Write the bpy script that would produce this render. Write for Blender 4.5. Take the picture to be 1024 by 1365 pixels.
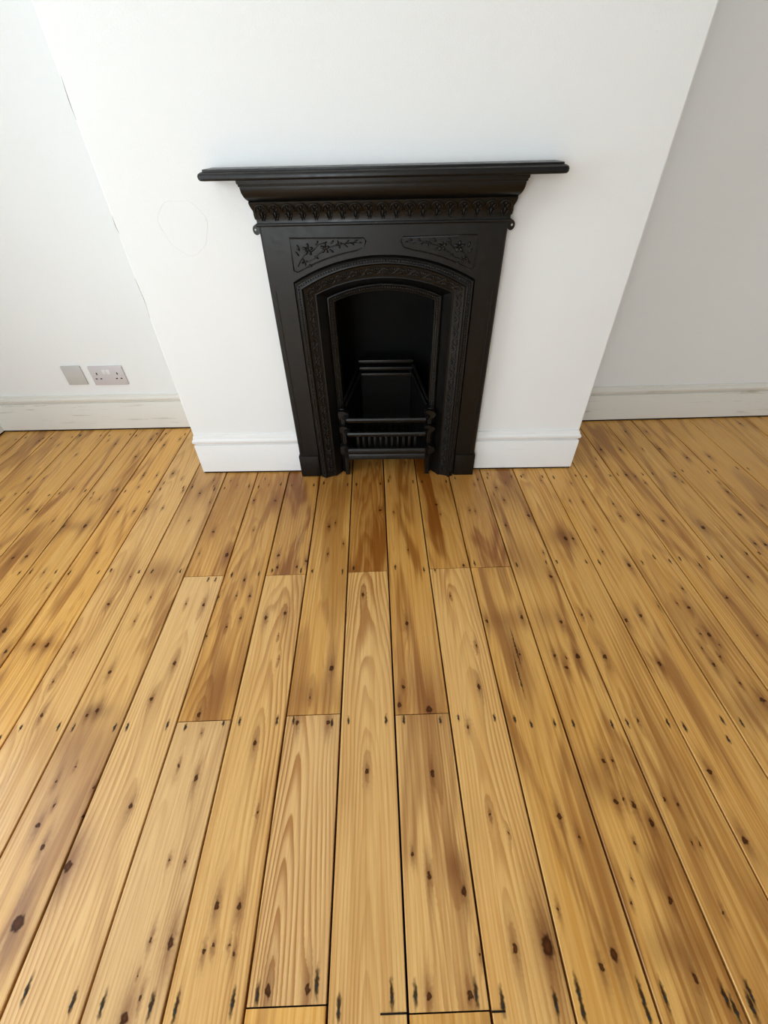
import bpy, bmesh, math, random
from mathutils import Vector, Matrix
from math import sin, cos, pi, sqrt, exp

# ------------------------------------------------------------------ scene, camera, light
for o in list(bpy.data.objects):
    bpy.data.objects.remove(o)
SC = bpy.context.scene
COL = SC.collection
SC.view_settings.view_transform = 'Standard'
SC.view_settings.look = 'None'
SC.view_settings.gamma = 1.0
SC.view_settings.use_curve_mapping = False
SC.view_settings.exposure = 0.44

cam_data = bpy.data.cameras.new('camera')
cam = bpy.data.objects.new('camera', cam_data)
COL.objects.link(cam)
cam_data.sensor_fit = 'VERTICAL'
cam_data.sensor_height = 36.0
cam_data.lens = 36.0 * 565.6046 / 1365.0
cam_data.clip_start = 0.02
CAM_Y = -1.45737
Fv = Vector((-0.01995682, 0.74471642, -0.66708259))
Rv = Vector((0.99972907, 0.00686952, -0.02223948))
Uv = Vector((0.01197957, 0.66734569, 0.74465175))
M = Matrix((Rv, Uv, -Fv)).transposed().to_4x4()
M.translation = Vector((0.0, CAM_Y, 1.06))
cam.matrix_world = M
SC.camera = cam

world = bpy.data.worlds.new('world')
SC.world = world
world.use_nodes = True
bg = world.node_tree.nodes['Background']
bg.inputs[0].default_value = (0.80, 0.90, 1.0, 1)
bg.inputs[1].default_value = 1.0

def area_light(name, loc, rot, sx, sy, power, color):
    d = bpy.data.lights.new(name, 'AREA')
    d.shape = 'RECTANGLE'; d.size = sx; d.size_y = sy; d.energy = power; d.color = color
    o = bpy.data.objects.new(name, d); COL.objects.link(o)
    o.location = loc; o.rotation_euler = rot
    return o
# daylight standing in the two window openings (left wall and the wall behind the camera)
WIN_L = (-2.15, -0.65, 0.60, 2.25)      # y0, y1, z0, z1 in the left wall
WIN_B = (-1.85, -0.45, 0.35, 2.05)      # x0, x1, z0, z1 in the rear wall
X_LEFT, X_RIGHT, Y_BACK, Z_CEIL = -1.918, 2.70, -4.10, 2.50
area_light('daylight_left', (X_LEFT - 0.22, (WIN_L[0]+WIN_L[1])/2, (WIN_L[2]+WIN_L[3])/2), (0, -pi/2, 0), 1.65, 1.5, 29, (0.85, 0.935, 1.0))
area_light('daylight_rear', ((WIN_B[0]+WIN_B[1])/2, Y_BACK - 0.22, (WIN_B[2]+WIN_B[3])/2), (pi/2, 0, 0), 1.4, 1.7, 58, (0.85, 0.935, 1.0))
SC.cycles.max_bounces = 6
SC.cycles.diffuse_bounces = 4
SC.cycles.glossy_bounces = 2

# ------------------------------------------------------------------ helpers
def mesh_obj(name, verts, faces, mat, parent=None, smooth=False):
    me = bpy.data.meshes.new(name)
    me.from_pydata([tuple(v) for v in verts], [], faces)
    me.update()
    bm = bmesh.new(); bm.from_mesh(me)
    bmesh.ops.recalc_face_normals(bm, faces=bm.faces)
    bm.to_mesh(me); bm.free()
    if mat: me.materials.append(mat)
    if smooth:
        for p in me.polygons: p.use_smooth = True
    o = bpy.data.objects.new(name, me)
    COL.objects.link(o)
    if parent is not None: o.parent = parent
    return o

def empty(name, loc=(0, 0, 0), rot=(0, 0, 0)):
    o = bpy.data.objects.new(name, None); COL.objects.link(o)
    o.location = loc; o.rotation_euler = rot; o.empty_display_size = 0.05
    return o

def smooth_by_angle(o, deg=35):
    me = o.data
    bm = bmesh.new(); bm.from_mesh(me)
    for f in bm.faces: f.smooth = True
    for e in bm.edges:
        if len(e.link_faces) == 2 and e.calc_face_angle(0) > math.radians(deg): e.smooth = False
    bm.to_mesh(me); bm.free()

class MB:
    """collects verts and faces of one mesh"""
    def __init__(s): s.v = []; s.f = []
    def add(s, vs, fs):
        k = len(s.v); s.v += [tuple(v) for v in vs]; s.f += [tuple(i + k for i in f) for f in fs]
    def box(s, x0, x1, y0, y1, z0, z1):
        s.add([(x0,y0,z0),(x1,y0,z0),(x1,y1,z0),(x0,y1,z0),(x0,y0,z1),(x1,y0,z1),(x1,y1,z1),(x0,y1,z1)],
              [(0,3,2,1),(4,5,6,7),(0,1,5,4),(1,2,6,5),(2,3,7,6),(3,0,4,7)])
    def cbox(s, x0, x1, y0, y1, z0, z1, c):
        """box with chamfered edges"""
        bm = bmesh.new()
        bmesh.ops.create_cube(bm, size=1)
        for v in bm.verts:
            v.co = Vector(((x0+x1)/2 + v.co.x*(x1-x0), (y0+y1)/2 + v.co.y*(y1-y0), (z0+z1)/2 + v.co.z*(z1-z0)))
        bmesh.ops.bevel(bm, geom=bm.edges[:], offset=c, segments=2, affect='EDGES', profile=0.6)
        bm.verts.index_update()
        s.add([v.co.copy() for v in bm.verts], [[v.index for v in f.verts] for f in bm.faces]); bm.free()
    def ellipsoid(s, c, ax, ay, az, nu=7, nv=5):
        """c centre, ax/ay/az half-axis vectors"""
        c, ax, ay, az = map(Vector, (c, ax, ay, az))
        vs = [c - az]; fs = []
        for j in range(1, nv):
            t = -pi/2 + pi*j/nv
            for i in range(nu):
                p = 2*pi*i/nu
                vs.append(c + ax*(cos(t)*cos(p)) + ay*(cos(t)*sin(p)) + az*sin(t))
        vs.append(c + az); top = len(vs) - 1
        for i in range(nu):
            fs.append((0, 1+(i+1) % nu, 1+i))
            for j in range(nv-2):
                a = 1+j*nu+i; b = 1+j*nu+(i+1) % nu
                fs.append((a, b, b+nu, a+nu))
            fs.append((1+(nv-2)*nu+i, 1+(nv-2)*nu+(i+1) % nu, top))
        s.add(vs, fs)
    def tube(s, pts, r, n=6, caps=True, rs=None):
        pts = [Vector(p) for p in pts]; vs = []; fs = []
        up = Vector((0.13, 0.31, 0.94))
        for k, p in enumerate(pts):
            a = pts[max(k-1, 0)]; b = pts[min(k+1, len(pts)-1)]
            t = (b-a).normalized(); n1 = t.cross(up)
            if n1.length < 1e-4: n1 = t.cross(Vector((1, 0, 0)))
            n1.normalize(); n2 = t.cross(n1)
            rr = rs[k] if rs else r
            for i in range(n):
                q = 2*pi*i/n; vs.append(p + (n1*cos(q) + n2*sin(q))*rr)
        for k in range(len(pts)-1):
            for i in range(n):
                fs.append((k*n+i, k*n+(i+1) % n, (k+1)*n+(i+1) % n, (k+1)*n+i))
        if caps:
            fs.append(tuple(range(n))[::-1]); fs.append(tuple(range((len(pts)-1)*n, len(pts)*n)))
        s.add(vs, fs)
    def sweep(s, rows, close_caps=True):
        """rows: list of equally long point rows -> skin; row ends closed as caps"""
        m = len(rows[0]); vs = [p for r in rows for p in r]; fs = []
        for k in range(len(rows)-1):
            for i in range(m-1):
                fs.append((k*m+i, k*m+i+1, (k+1)*m+i+1, (k+1)*m+i))
        s.add(vs, fs)
    def prism(s, outline, axis, a, b):
        """outline: 2D points; extruded along axis from a to b"""
        def p3(p, t):
            return {'x': (t, p[0], p[1]), 'y': (p[0], t, p[1]), 'z': (p[0], p[1], t)}[axis]
        n = len(outline)
        vs = [p3(p, a) for p in outline] + [p3(p, b) for p in outline]
        fs = [tuple(range(n)), tuple(range(2*n-1, n-1, -1))] + [(i, (i+1) % n, n+(i+1) % n, n+i) for i in range(n)]
        s.add(vs, fs)
    def build(s, name, mat, parent=None, smooth=None):
        o = mesh_obj(name, s.v, s.f, mat, parent)
        if smooth: smooth_by_angle(o, smooth)
        return o

def tag(o, label=None, cat=None, group=None, kind=None):
    if label: o['label'] = label
    if cat: o['category'] = cat
    if group: o['group'] = group
    if kind: o['kind'] = kind
    return o

# ------------------------------------------------------------------ materials
def srgb(r, g, b):
    f = lambda c: (c/255/12.92 if c/255 <= 0.04045 else ((c/255+0.055)/1.055)**2.4)
    return (f(r), f(g), f(b), 1.0)

class NT:
    def __init__(s, tree): s.t = tree; s.l = tree.links
    def n(s, typ, **kw):
        nd = s.t.nodes.new(typ)
        for k, v in kw.items(): setattr(nd, k, v)
        return nd
    def put(s, sock, val):
        if isinstance(val, bpy.types.NodeSocket): s.l.new(val, sock)
        elif val is not None: sock.default_value = val
    def math(s, op, a, b=None, c=None, clamp=False):
        nd = s.n('ShaderNodeMath', operation=op, use_clamp=clamp)
        for i, v in enumerate((a, b, c)): s.put(nd.inputs[i], v)
        return nd.outputs[0]
    def vmath(s, op, a, b=None):
        nd = s.n('ShaderNodeVectorMath', operation=op)
        s.put(nd.inputs[0], a); s.put(nd.inputs[1], b)
        return nd.outputs['Value'] if op in ('LENGTH', 'DOT_PRODUCT') else nd.outputs['Vector']
    def ss(s, x, lo, hi, a=0.0, b=1.0):
        nd = s.n('ShaderNodeMapRange', interpolation_type='SMOOTHSTEP')
        s.put(nd.inputs[0], x); s.put(nd.inputs[1], lo); s.put(nd.inputs[2], hi); s.put(nd.inputs[3], a); s.put(nd.inputs[4], b)
        return nd.outputs[0]
    def mix(s, f, a, b, mode='MIX'):
        nd = s.n('ShaderNodeMix', data_type='RGBA', blend_type=mode)
        s.put(nd.inputs[0], f); s.put(nd.inputs[6], a); s.put(nd.inputs[7], b)
        return nd.outputs[2]
    def noise(s, vec, scale=1.0, detail=2.0, rough=0.5, dist=0.0, dim='3D'):
        nd = s.n('ShaderNodeTexNoise', noise_dimensions=dim)
        s.put(nd.inputs['Vector'], vec); nd.inputs['Scale'].default_value = scale
        nd.inputs['Detail'].default_value = detail; nd.inputs['Roughness'].default_value = rough
        nd.inputs['Distortion'].default_value = dist
        return nd.outputs[0]
    def bump(s, h, strength, dist):
        nd = s.n('ShaderNodeBump'); s.put(nd.inputs['Height'], h)
        nd.inputs['Strength'].default_value = strength; nd.inputs['Distance'].default_value = dist
        return nd.outputs[0]

def new_mat(name):
    m = bpy.data.materials.new(name); m.use_nodes = True
    nt = NT(m.node_tree); bs = m.node_tree.nodes['Principled BSDF']
    return m, nt, bs

def paint_mat(name, col, rough, bump_scale, bump_d, var=0.03, spec=0.4, brush=None, wear=None):
    m, nt, bs = new_mat(name)
    tc = nt.n('ShaderNodeTexCoord').outputs['Object']
    a = nt.noise(tc, 1.7, 1, 0.6)
    c = nt.mix(nt.math('MULTIPLY', a, 1.0), tuple(x*(1-var) for x in col[:3])+(1,), tuple(min(1, x*(1+var)) for x in col[:3])+(1,))
    h = nt.noise(tc, bump_scale, 1.5, 0.6)
    if brush:
        v2 = nt.vmath('MULTIPLY', tc, brush)
        h2 = nt.noise(v2, 1.0, 1, 0.55)
        h = nt.math('ADD', h, h2)
    if wear:
        w = nt.noise(nt.vmath('MULTIPLY', tc, wear[0]), 1.0, 5, 0.7)
        c = nt.mix(nt.ss(w, wear[2], wear[2]+0.12, 0, wear[3]), c, wear[1])
    nt.put(bs.inputs['Base Color'], c)
    bs.inputs['Roughness'].default_value = rough
    bs.inputs['Specular IOR Level'].default_value = spec
    nt.put(bs.inputs['Normal'], nt.bump(h, 0.5, bump_d))
    return m

def plain_mat(name, col, rough=0.5, metal=0.0, spec=0.5, noise=None):
    m, nt, bs = new_mat(name)
    if noise:
        tc = nt.n('ShaderNodeTexCoord').outputs['Object']
        f = nt.noise(tc, noise[0], 2, 0.6)
        c = nt.mix(f, tuple(x*(1-noise[1]) for x in col[:3])+(1,), tuple(min(1, x*(1+noise[1])) for x in col[:3])+(1,))
        nt.put(bs.inputs['Base Color'], c)
        nt.put(bs.inputs['Roughness'], nt.ss(f, 0.3, 0.7, rough-0.06, rough+0.06))
        nt.put(bs.inputs['Normal'], nt.bump(f, 0.12, 0.0003))
    else:
        bs.inputs['Base Color'].default_value = col
        bs.inputs['Roughness'].default_value = rough
    bs.inputs['Metallic'].default_value = metal
    bs.inputs['Specular IOR Level'].default_value = spec
    return m

MAT_WALL = paint_mat('wall_paint', (0.84, 0.85, 0.84, 1), 0.75, 260, 0.0007, 0.02, 0.25)
MAT_TRIM = paint_mat('trim_gloss_paint', (0.83, 0.83, 0.82, 1), 0.45, 60, 0.00006, 0.02, 0.35,
                     wear=((5, 5, 90), (0.62, 0.60, 0.55, 1), 0.62, 0.6))
MAT_TRIM_OLD = paint_mat('trim_old_cream_paint', (0.76, 0.74, 0.68, 1), 0.5, 60, 0.00008, 0.05, 0.35,
                         wear=((4, 4, 70), (0.48, 0.43, 0.33, 1), 0.58, 0.75))
MAT_CEIL = paint_mat('ceiling_paint', (0.74, 0.74, 0.73, 1), 0.85, 200, 0.0006, 0.02, 0.2)
MAT_IRON = plain_mat('black_grate_paint', (0.0038, 0.0036, 0.0032, 1), 0.36, 0.0, 0.36, (45, 0.15))
MAT_SOOT = plain_mat('sooty_iron', (0.0022, 0.0022, 0.0022, 1), 0.6, 0.0, 0.12, (60, 0.3))
MAT_FRAME = plain_mat('window_white', (0.8, 0.8, 0.78, 1), 0.4)
MAT_STEEL = plain_mat('brushed_steel_plate', (0.56, 0.55, 0.53, 1), 0.42, 0.1, 0.5, (300, 0.04))
MAT_STEEL2 = plain_mat('satin_grey_plate', (0.62, 0.585, 0.60, 1), 0.42, 0.1, 0.5, (300, 0.04))
MAT_HOLE = plain_mat('socket_hole_black', (0.02, 0.012, 0.012, 1), 0.7)
MAT_SWITCH = plain_mat('white_plastic', (0.75, 0.75, 0.74, 1), 0.35)
MAT_SCREW = plain_mat('bright_screw', (0.55, 0.53, 0.50, 1), 0.4, 0.6)
MAT_VOID = plain_mat('underfloor_dirt_and_shade', (0.02, 0.014, 0.010, 1), 0.95, 0, 0.1)
MAT_NAIL = plain_mat('old_iron_nail', (0.016, 0.013, 0.011, 1), 0.75, 0.0)
MAT_CRACK = plain_mat('paint_crack_dirt', (0.36, 0.35, 0.32, 1), 0.9, 0, 0.1)

def glass_mat():
    m = bpy.data.materials.new('window_glass'); m.use_nodes = True
    t = m.node_tree; t.nodes.clear(); nt = NT(t)
    out = nt.n('ShaderNodeOutputMaterial'); mx = nt.n('ShaderNodeMixShader')
    tr = nt.n('ShaderNodeBsdfTransparent'); gl = nt.n('ShaderNodeBsdfGlossy'); gl.inputs['Roughness'].default_value = 0.02
    mx.inputs[0].default_value = 0.06
    nt.l.new(tr.outputs[0], mx.inputs[1]); nt.l.new(gl.outputs[0], mx.inputs[2]); nt.l.new(mx.outputs[0], out.inputs[0])
    return m
MAT_GLASS = glass_mat()

# ---- pine board shader: growth rings bent around knots, knots, nail stains (all node based)
def vma(nt, P, a, b):
    nd = nt.n('ShaderNodeVectorMath', operation='MULTIPLY_ADD')
    nt.put(nd.inputs[0], P); nt.put(nd.inputs[1], a); nt.put(nd.inputs[2], b)
    return nd.outputs['Vector']
def field_group(name, wide):
    """running minimum of elliptical distances to a set of marks; wide adds a second, stretched distance"""
    g = bpy.data.node_groups.new(name, 'ShaderNodeTree'); I = g.interface
    for nm, ty in (('P', 'NodeSocketVector'), ('Inv', 'NodeSocketVector'), ('Off', 'NodeSocketVector'), ('Min', 'NodeSocketFloat')) + ((('Wide', 'NodeSocketFloat'),) if wide else ()):
        I.new_socket(nm, in_out='INPUT', socket_type=ty)
    for nm in ('Min', 'Wide') if wide else ('Min',): I.new_socket(nm, in_out='OUTPUT', socket_type='NodeSocketFloat')
    nt = NT(g); gi = nt.n('NodeGroupInput'); go = nt.n('NodeGroupOutput')
    d = vma(nt, gi.outputs['P'], gi.outputs['Inv'], gi.outputs['Off'])
    nt.l.new(nt.math('MINIMUM', nt.vmath('LENGTH', d), gi.outputs['Min']), go.inputs['Min'])
    if wide:
        d2 = nt.vmath('MULTIPLY', d, (0.42, 0.13, 0))
        nt.l.new(nt.math('MINIMUM', nt.vmath('LENGTH', d2), gi.outputs['Wide']), go.inputs['Wide'])
    return g
KNOT_G = field_group('knot_field', True)
NAIL_G = field_group('nail_field', False)

KNOT_SCALE = 0.84
PINE_LIGHT = srgb(235, 184, 104)
PINE_MID = srgb(215, 154, 65)
PINE_LATE = srgb(160, 98, 34)
PINE_BROWN = srgb(130, 70, 12)
PINE_DARK = srgb(50, 22, 7)

def pine_mat(name, seed, knots, nails, stains, tint=(1, 1, 1), u0=0.0, d0=0.05, slope=0.03, freq=110.0,
             ring=0.55, blotch=0.45, brown=0.0, pale=0.0):
    rnd = random.Random(seed)
    m, nt, bs = new_mat(name)
    P0 = nt.n('ShaderNodeTexCoord').outputs['Object']
    off = (rnd.uniform(-50, 50), rnd.uniform(-50, 50), rnd.uniform(-50, 50))
    PS = nt.vmath('ADD', P0, off)
    P = nt.vmath('MULTIPLY', P0, (1, 1, 0))
    mn, wd = 9.0, 9.0
    # slightly wobbly knot edges
    wob = nt.n('ShaderNodeTexNoise', noise_dimensions='2D'); nt.put(wob.inputs['Vector'], PS); wob.inputs['Scale'].default_value = 130; wob.inputs['Detail'].default_value = 1
    Pk = vma(nt, nt.vmath('SUBTRACT', wob.outputs['Color'], (0.5, 0.5, 0.5)), (0.005, 0.009, 0), P)
    for (u, v, r) in knots:
        g = nt.n('ShaderNodeGroup'); g.node_tree = KNOT_G
        r *= KNOT_SCALE
        iu, iv = 1000/(r*rnd.uniform(0.85, 1.15)), 1000/(r*rnd.uniform(1.0, 1.5))
        nt.put(g.inputs['P'], Pk); g.inputs['Inv'].default_value = (iu, iv, 0); g.inputs['Off'].default_value = (-u*iu, -v*iv, 0)
        nt.put(g.inputs['Min'], mn); nt.put(g.inputs['Wide'], wd)
        mn, wd = g.outputs['Min'], g.outputs['Wide']
    nl = 9.0
    for (u, v, ru, rv) in nails:
        g = nt.n('ShaderNodeGroup'); g.node_tree = NAIL_G
        nt.put(g.inputs['P'], Pk); g.inputs['Inv'].default_value = (1/ru, 1/rv, 0); g.inputs['Off'].default_value = (-u/ru, -v/rv, 0)
        nt.put(g.inputs['Min'], nl); nl = g.outputs['Min']
    near_k = nt.math('EXPONENT', nt.math('MULTIPLY', wd, -1.1)) if knots else 0.0
    wp = nt.math('MULTIPLY', near_k, rnd.choice((-1, 1))*0.016)
    st = 0.0
    # growth rings: distance to a slanted pith line below the board -> cathedral arches
    sep = nt.n('ShaderNodeSeparateXYZ'); nt.put(sep.inputs[0], P)
    n1 = nt.noise(nt.vmath('MULTIPLY', PS, (7, 1.3, 1)), 1.0, 1, 0.5, dim='2D')
    n2 = nt.noise(nt.vmath('MULTIPLY', PS, (26, 3.5, 1)), 1.0, 1, 0.5, dim='2D')
    uu = nt.math('ADD', nt.math('SUBTRACT', sep.outputs[0], u0), nt.math('MULTIPLY', nt.math('SUBTRACT', n1, 0.5), 0.035))
    dd = nt.math('ADD', nt.math('MULTIPLY_ADD', sep.outputs[1], slope, d0), nt.math('MULTIPLY', nt.math('SUBTRACT', n2, 0.5), 0.012))
    r = nt.math('SQRT', nt.math('ADD', nt.math('MULTIPLY', uu, uu), nt.math('MULTIPLY', dd, dd)))
    r = nt.math('ADD', r, wp)
    fr = nt.math('FRACT', nt.math('MULTIPLY', r, freq))
    late = nt.math('MULTIPLY', nt.ss(fr, 0.25, 0.86), nt.ss(fr, 0.90, 1.0, 1.0, 0.0))
    vis = nt.ss(nt.noise(nt.vmath('MULTIPLY', PS, (9, 1.6, 1)), 1.0, 1, 0.5, dim='2D'), 0.30, 0.68, 0.25, 1.0)
    fib = nt.noise(nt.vmath('MULTIPLY', PS, (420, 9, 1)), 1.0, 1.5, 0.6, dim='2D')
    fib2 = nt.noise(nt.vmath('MULTIPLY', PS, (120, 2.2, 1)), 1.0, 1, 0.6, dim='2D')
    big = nt.noise(nt.vmath('MULTIPLY', PS, (13, 1.9, 1)), 1.0, 2, 0.6, 0.8, dim='2D')
    col = nt.mix(nt.ss(fib2, 0.15, 0.95), PINE_LIGHT, PINE_MID)
    if pale: col = nt.mix(pale*0.58, col, srgb(224, 197, 154))
    col = nt.mix(nt.math('MULTIPLY', nt.math('MULTIPLY', late, vis), ring), col, PINE_LATE)
    bl = nt.math('MULTIPLY', nt.ss(nt.math('MULTIPLY_ADD', fib2, 0.22, big), 0.58, 0.82), blotch)
    if brown: bl = nt.math('ADD', bl, brown, clamp=True)
    col = nt.mix(bl, col, PINE_BROWN)
    col = nt.mix(nt.ss(fib, 0.35, 0.75, 0.0, 0.15), col, PINE_LATE)
    for (u, v, su, sv, amt, c) in stains:
        d = nt.vmath('MULTIPLY', nt.vmath('SUBTRACT', P, (u, v, 0)), (1/su, 1/sv, 0))
        s_ = nt.math('EXPONENT', nt.math('MULTIPLY', nt.vmath('DOT_PRODUCT', d, d), -1.0))
        s_ = nt.math('MULTIPLY', s_, nt.ss(big, 0.2, 0.6, 0.6, 1.0))
        col = nt.mix(nt.math('MULTIPLY', s_, amt, clamp=True), col, c)
    if knots:
        hh = nt.math('MULTIPLY', nt.ss(near_k, 0.12, 0.90), 0.72)
        col = nt.mix(hh, col, srgb(118, 64, 14))
        core = nt.ss(mn, 0.62, 1.12, 1.0, 0.0)
        kc = nt.mix(nt.ss(mn, 0.0, 0.7), srgb(86, 44, 16), PINE_DARK)
        col = nt.mix(nt.math('MULTIPLY', core, 0.93), col, kc)
    if nails:
        col = nt.mix(nt.ss(nl, 0.5, 1.7, 0.94, 0.0), col, srgb(36, 24, 16))
    col = nt.mix(1.0, col, tuple(tint)+(1,), 'MULTIPLY')
    nt.put(bs.inputs['Base Color'], col)
    nt.put(bs.inputs['Roughness'], nt.ss(fib2, 0.2, 0.8, 0.26, 0.38))
    nt.put(bs.inputs['Specular IOR Level'], nt.ss(nl, 0.5, 1.7, 0.08, 0.46) if nails else 0.46)
    if knots: nt.put(bs.inputs['Specular IOR Level'], nt.math('MULTIPLY', nt.ss(mn, 0.6, 1.15, 0.25, 1.0), nt.ss(nl, 0.5, 1.7, 0.08, 0.46) if nails else 0.46))
    nt.put(bs.inputs['Normal'], nt.bump(fib, 0.15, 0.0008))
    return m

# ------------------------------------------------------------------ room shell
def structure(o): o['kind'] = 'structure'; return o

def wall_hole(name, axis, a0, a1, t0, t1, hole):
    """wall slab along axis ('x' or 'y') from a0 to a1, thickness t0..t1, with one window hole (a, a, z, z)"""
    b = MB(); h0, h1, z0, z1 = hole
    for (p, q, r, s) in ((a0, h0, 0, Z_CEIL), (h1, a1, 0, Z_CEIL), (h0, h1, 0, z0), (h0, h1, z1, Z_CEIL)):
        if axis == 'y': b.box(t0, t1, p, q, r, s)
        else: b.box(p, q, t0, t1, r, s)
    return structure(b.build(name, MAT_WALL))
wall_hole('wall_left', 'y', Y_BACK, 0.45, X_LEFT-0.2, X_LEFT, WIN_L)
wall_hole('wall_rear', 'x', X_LEFT-0.2, X_RIGHT+0.2, Y_BACK-0.2, Y_BACK, WIN_B)
b = MB(); b.box(X_RIGHT, X_RIGHT+0.2, Y_BACK, 0.6, 0, Z_CEIL); structure(b.build('wall_right', MAT_WALL))
b = MB(); b.box(X_LEFT-0.2, X_RIGHT+0.2, Y_BACK-0.2, 0.6, Z_CEIL, Z_CEIL+0.1); structure(b.build('ceiling', MAT_CEIL))

AL = lambda x: 0.3640 + 0.008*(x + 1.9)       # face of the wall left of the chimney breast
AR = lambda x: 0.3745 + 0.020*(x - 0.9)       # face of the wall right of the chimney breast
def slab(name, x0, x1, f):
    b = MB()
    b.prism([(x0, f(x0)), (x1, f(x1)), (x1, 0.55), (x0, 0.55)], 'z', -0.03, Z_CEIL)
    return structure(b.build(name, MAT_WALL))
slab('wall_alcove_left', X_LEFT, -0.75, AL)
slab('wall_alcove_right', 0.70, X_RIGHT, AR)

# chimney breast with the opening for the grate
XL, XR, XC = -0.7915, 0.7372, -0.0205
b = MB(); c = 0.005
HB0, HB1, HZ = XC-0.20, XC+0.20, 0.745
b.prism([(XL, 0.37), (XL, c), (XL+c*0.3, c*0.3), (XL+c, 0), (HB0, 0), (HB0, 0.12), (XL+0.12, 0.12), (XL+0.12, 0.37)], 'z', -0.03, Z_CEIL)
b.prism([(XR, 0.37), (XR, c), (XR-c*0.3, c*0.3), (XR-c, 0), (HB1, 0), (HB1, 0.12), (XR-0.12, 0.12), (XR-0.12, 0.37)], 'z', -0.03, Z_CEIL)
b.box(HB0, HB1, 0, 0.12, HZ, Z_CEIL)
breast = structure(b.build('wall_chimney_breast', MAT_WALL))
# faint round filled patch in the plaster left of the shelf, and hairline cracks down the left arris
b = MB()
px, pz, pr = -0.592, 0.868, 0.068
ring = []
for k in range(41):
    t = 2*pi*k/40 + 0.5
    rr = pr*(1 + 0.06*sin(3*t) + 0.03*sin(7*t))
    ring.append((px+rr*cos(t), -0.0002, pz+rr*sin(t)*0.98))
b.tube(ring, 0.00045, 5, caps=False)
b.build('plaster_patch_ridge', MAT_WALL, breast, 60)
for (z0, z1, w) in ((1.10, 1.21, 0.0016), (0.62, 0.74, 0.0022), (0.84, 0.90, 0.0012)):
    b = MB(); n = 7; pts = []
    for k in range(n):
        f = k/(n-1)
        pts.append((XL+0.0035+0.002*sin(5*f+z0*9), 0.0006, z0+(z1-z0)*f))
    b.tube(pts, w*0.5, 5, rs=[max(0.0002, w*0.6*sin(pi*k/(n-1))) for k in range(n)])
    b.build('paint_crack', MAT_CRACK, breast, 60)

# skirting boards
def skirting(name, path, top, groove, thick=0.014, z0=0.007, mat=None):
    """profile swept along a plan path; outward is to the right of the travelling direction"""
    g, t = groove, top
    prof = [(0.0, z0), (thick-0.001, z0), (thick, z0+0.001), (thick, g-0.007), (thick-0.0012, g-0.0045), (thick-0.0075, g-0.0035), (thick-0.0075, g+0.002),
            (thick-0.002, g+0.003), (thick+0.0012, g+0.007), (thick+0.0024, g+0.012), (thick+0.0015, g+0.018), (thick-0.002, g+0.0225),
            (thick-0.004, g+0.025), (thick-0.0045, g+0.030), (thick-0.008, t-0.001), (0.0, t)]
    n = len(path); nrm = []
    for k in range(n-1):
        dx, dy = path[k+1][0]-path[k][0], path[k+1][1]-path[k][1]; l = math.hypot(dx, dy)
        nrm.append((dy/l, -dx/l))
    rows = []
    for k in range(n):
        if k == 0: ox, oy = nrm[0]
        elif k == n-1: ox, oy = nrm[-1]
        else:
            a, c_ = nrm[k-1], nrm[k]; s = 1 + a[0]*c_[0] + a[1]*c_[1]
            ox, oy = (a[0]+c_[0])/s, (a[1]+c_[1])/s
        rows.append([(path[k][0]+ox*d, path[k][1]+oy*d, z) for d, z in prof])
    b = MB(); b.sweep(rows); m = len(prof)
    b.add(rows[0], [tuple(range(m))]); b.add(rows[-1], [tuple(range(m))])
    o = structure(b.build(name, mat or MAT_TRIM, None, 28))
    # dark strip that stands in for the shadow line under the skirting
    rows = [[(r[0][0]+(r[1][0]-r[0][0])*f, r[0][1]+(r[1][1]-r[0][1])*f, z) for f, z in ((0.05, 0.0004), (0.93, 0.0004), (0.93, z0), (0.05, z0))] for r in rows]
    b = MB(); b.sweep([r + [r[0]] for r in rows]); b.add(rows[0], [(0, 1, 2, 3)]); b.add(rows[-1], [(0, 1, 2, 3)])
    b.build('skirting_shade_strip', MAT_VOID, o)
    return o
BX = 0.0100
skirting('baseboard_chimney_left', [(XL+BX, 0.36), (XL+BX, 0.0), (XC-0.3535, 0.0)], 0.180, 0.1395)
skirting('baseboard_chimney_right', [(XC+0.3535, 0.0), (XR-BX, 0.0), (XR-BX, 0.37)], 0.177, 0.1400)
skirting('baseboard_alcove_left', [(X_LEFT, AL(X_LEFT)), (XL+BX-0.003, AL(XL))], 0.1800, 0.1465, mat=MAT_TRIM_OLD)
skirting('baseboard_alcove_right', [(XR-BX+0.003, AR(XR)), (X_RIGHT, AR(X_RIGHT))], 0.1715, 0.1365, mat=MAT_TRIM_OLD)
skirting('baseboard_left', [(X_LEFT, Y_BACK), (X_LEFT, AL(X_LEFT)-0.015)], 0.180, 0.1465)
skirting('baseboard_right', [(X_RIGHT, AR(X_RIGHT)-0.02), (X_RIGHT, Y_BACK)], 0.175, 0.140)

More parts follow.
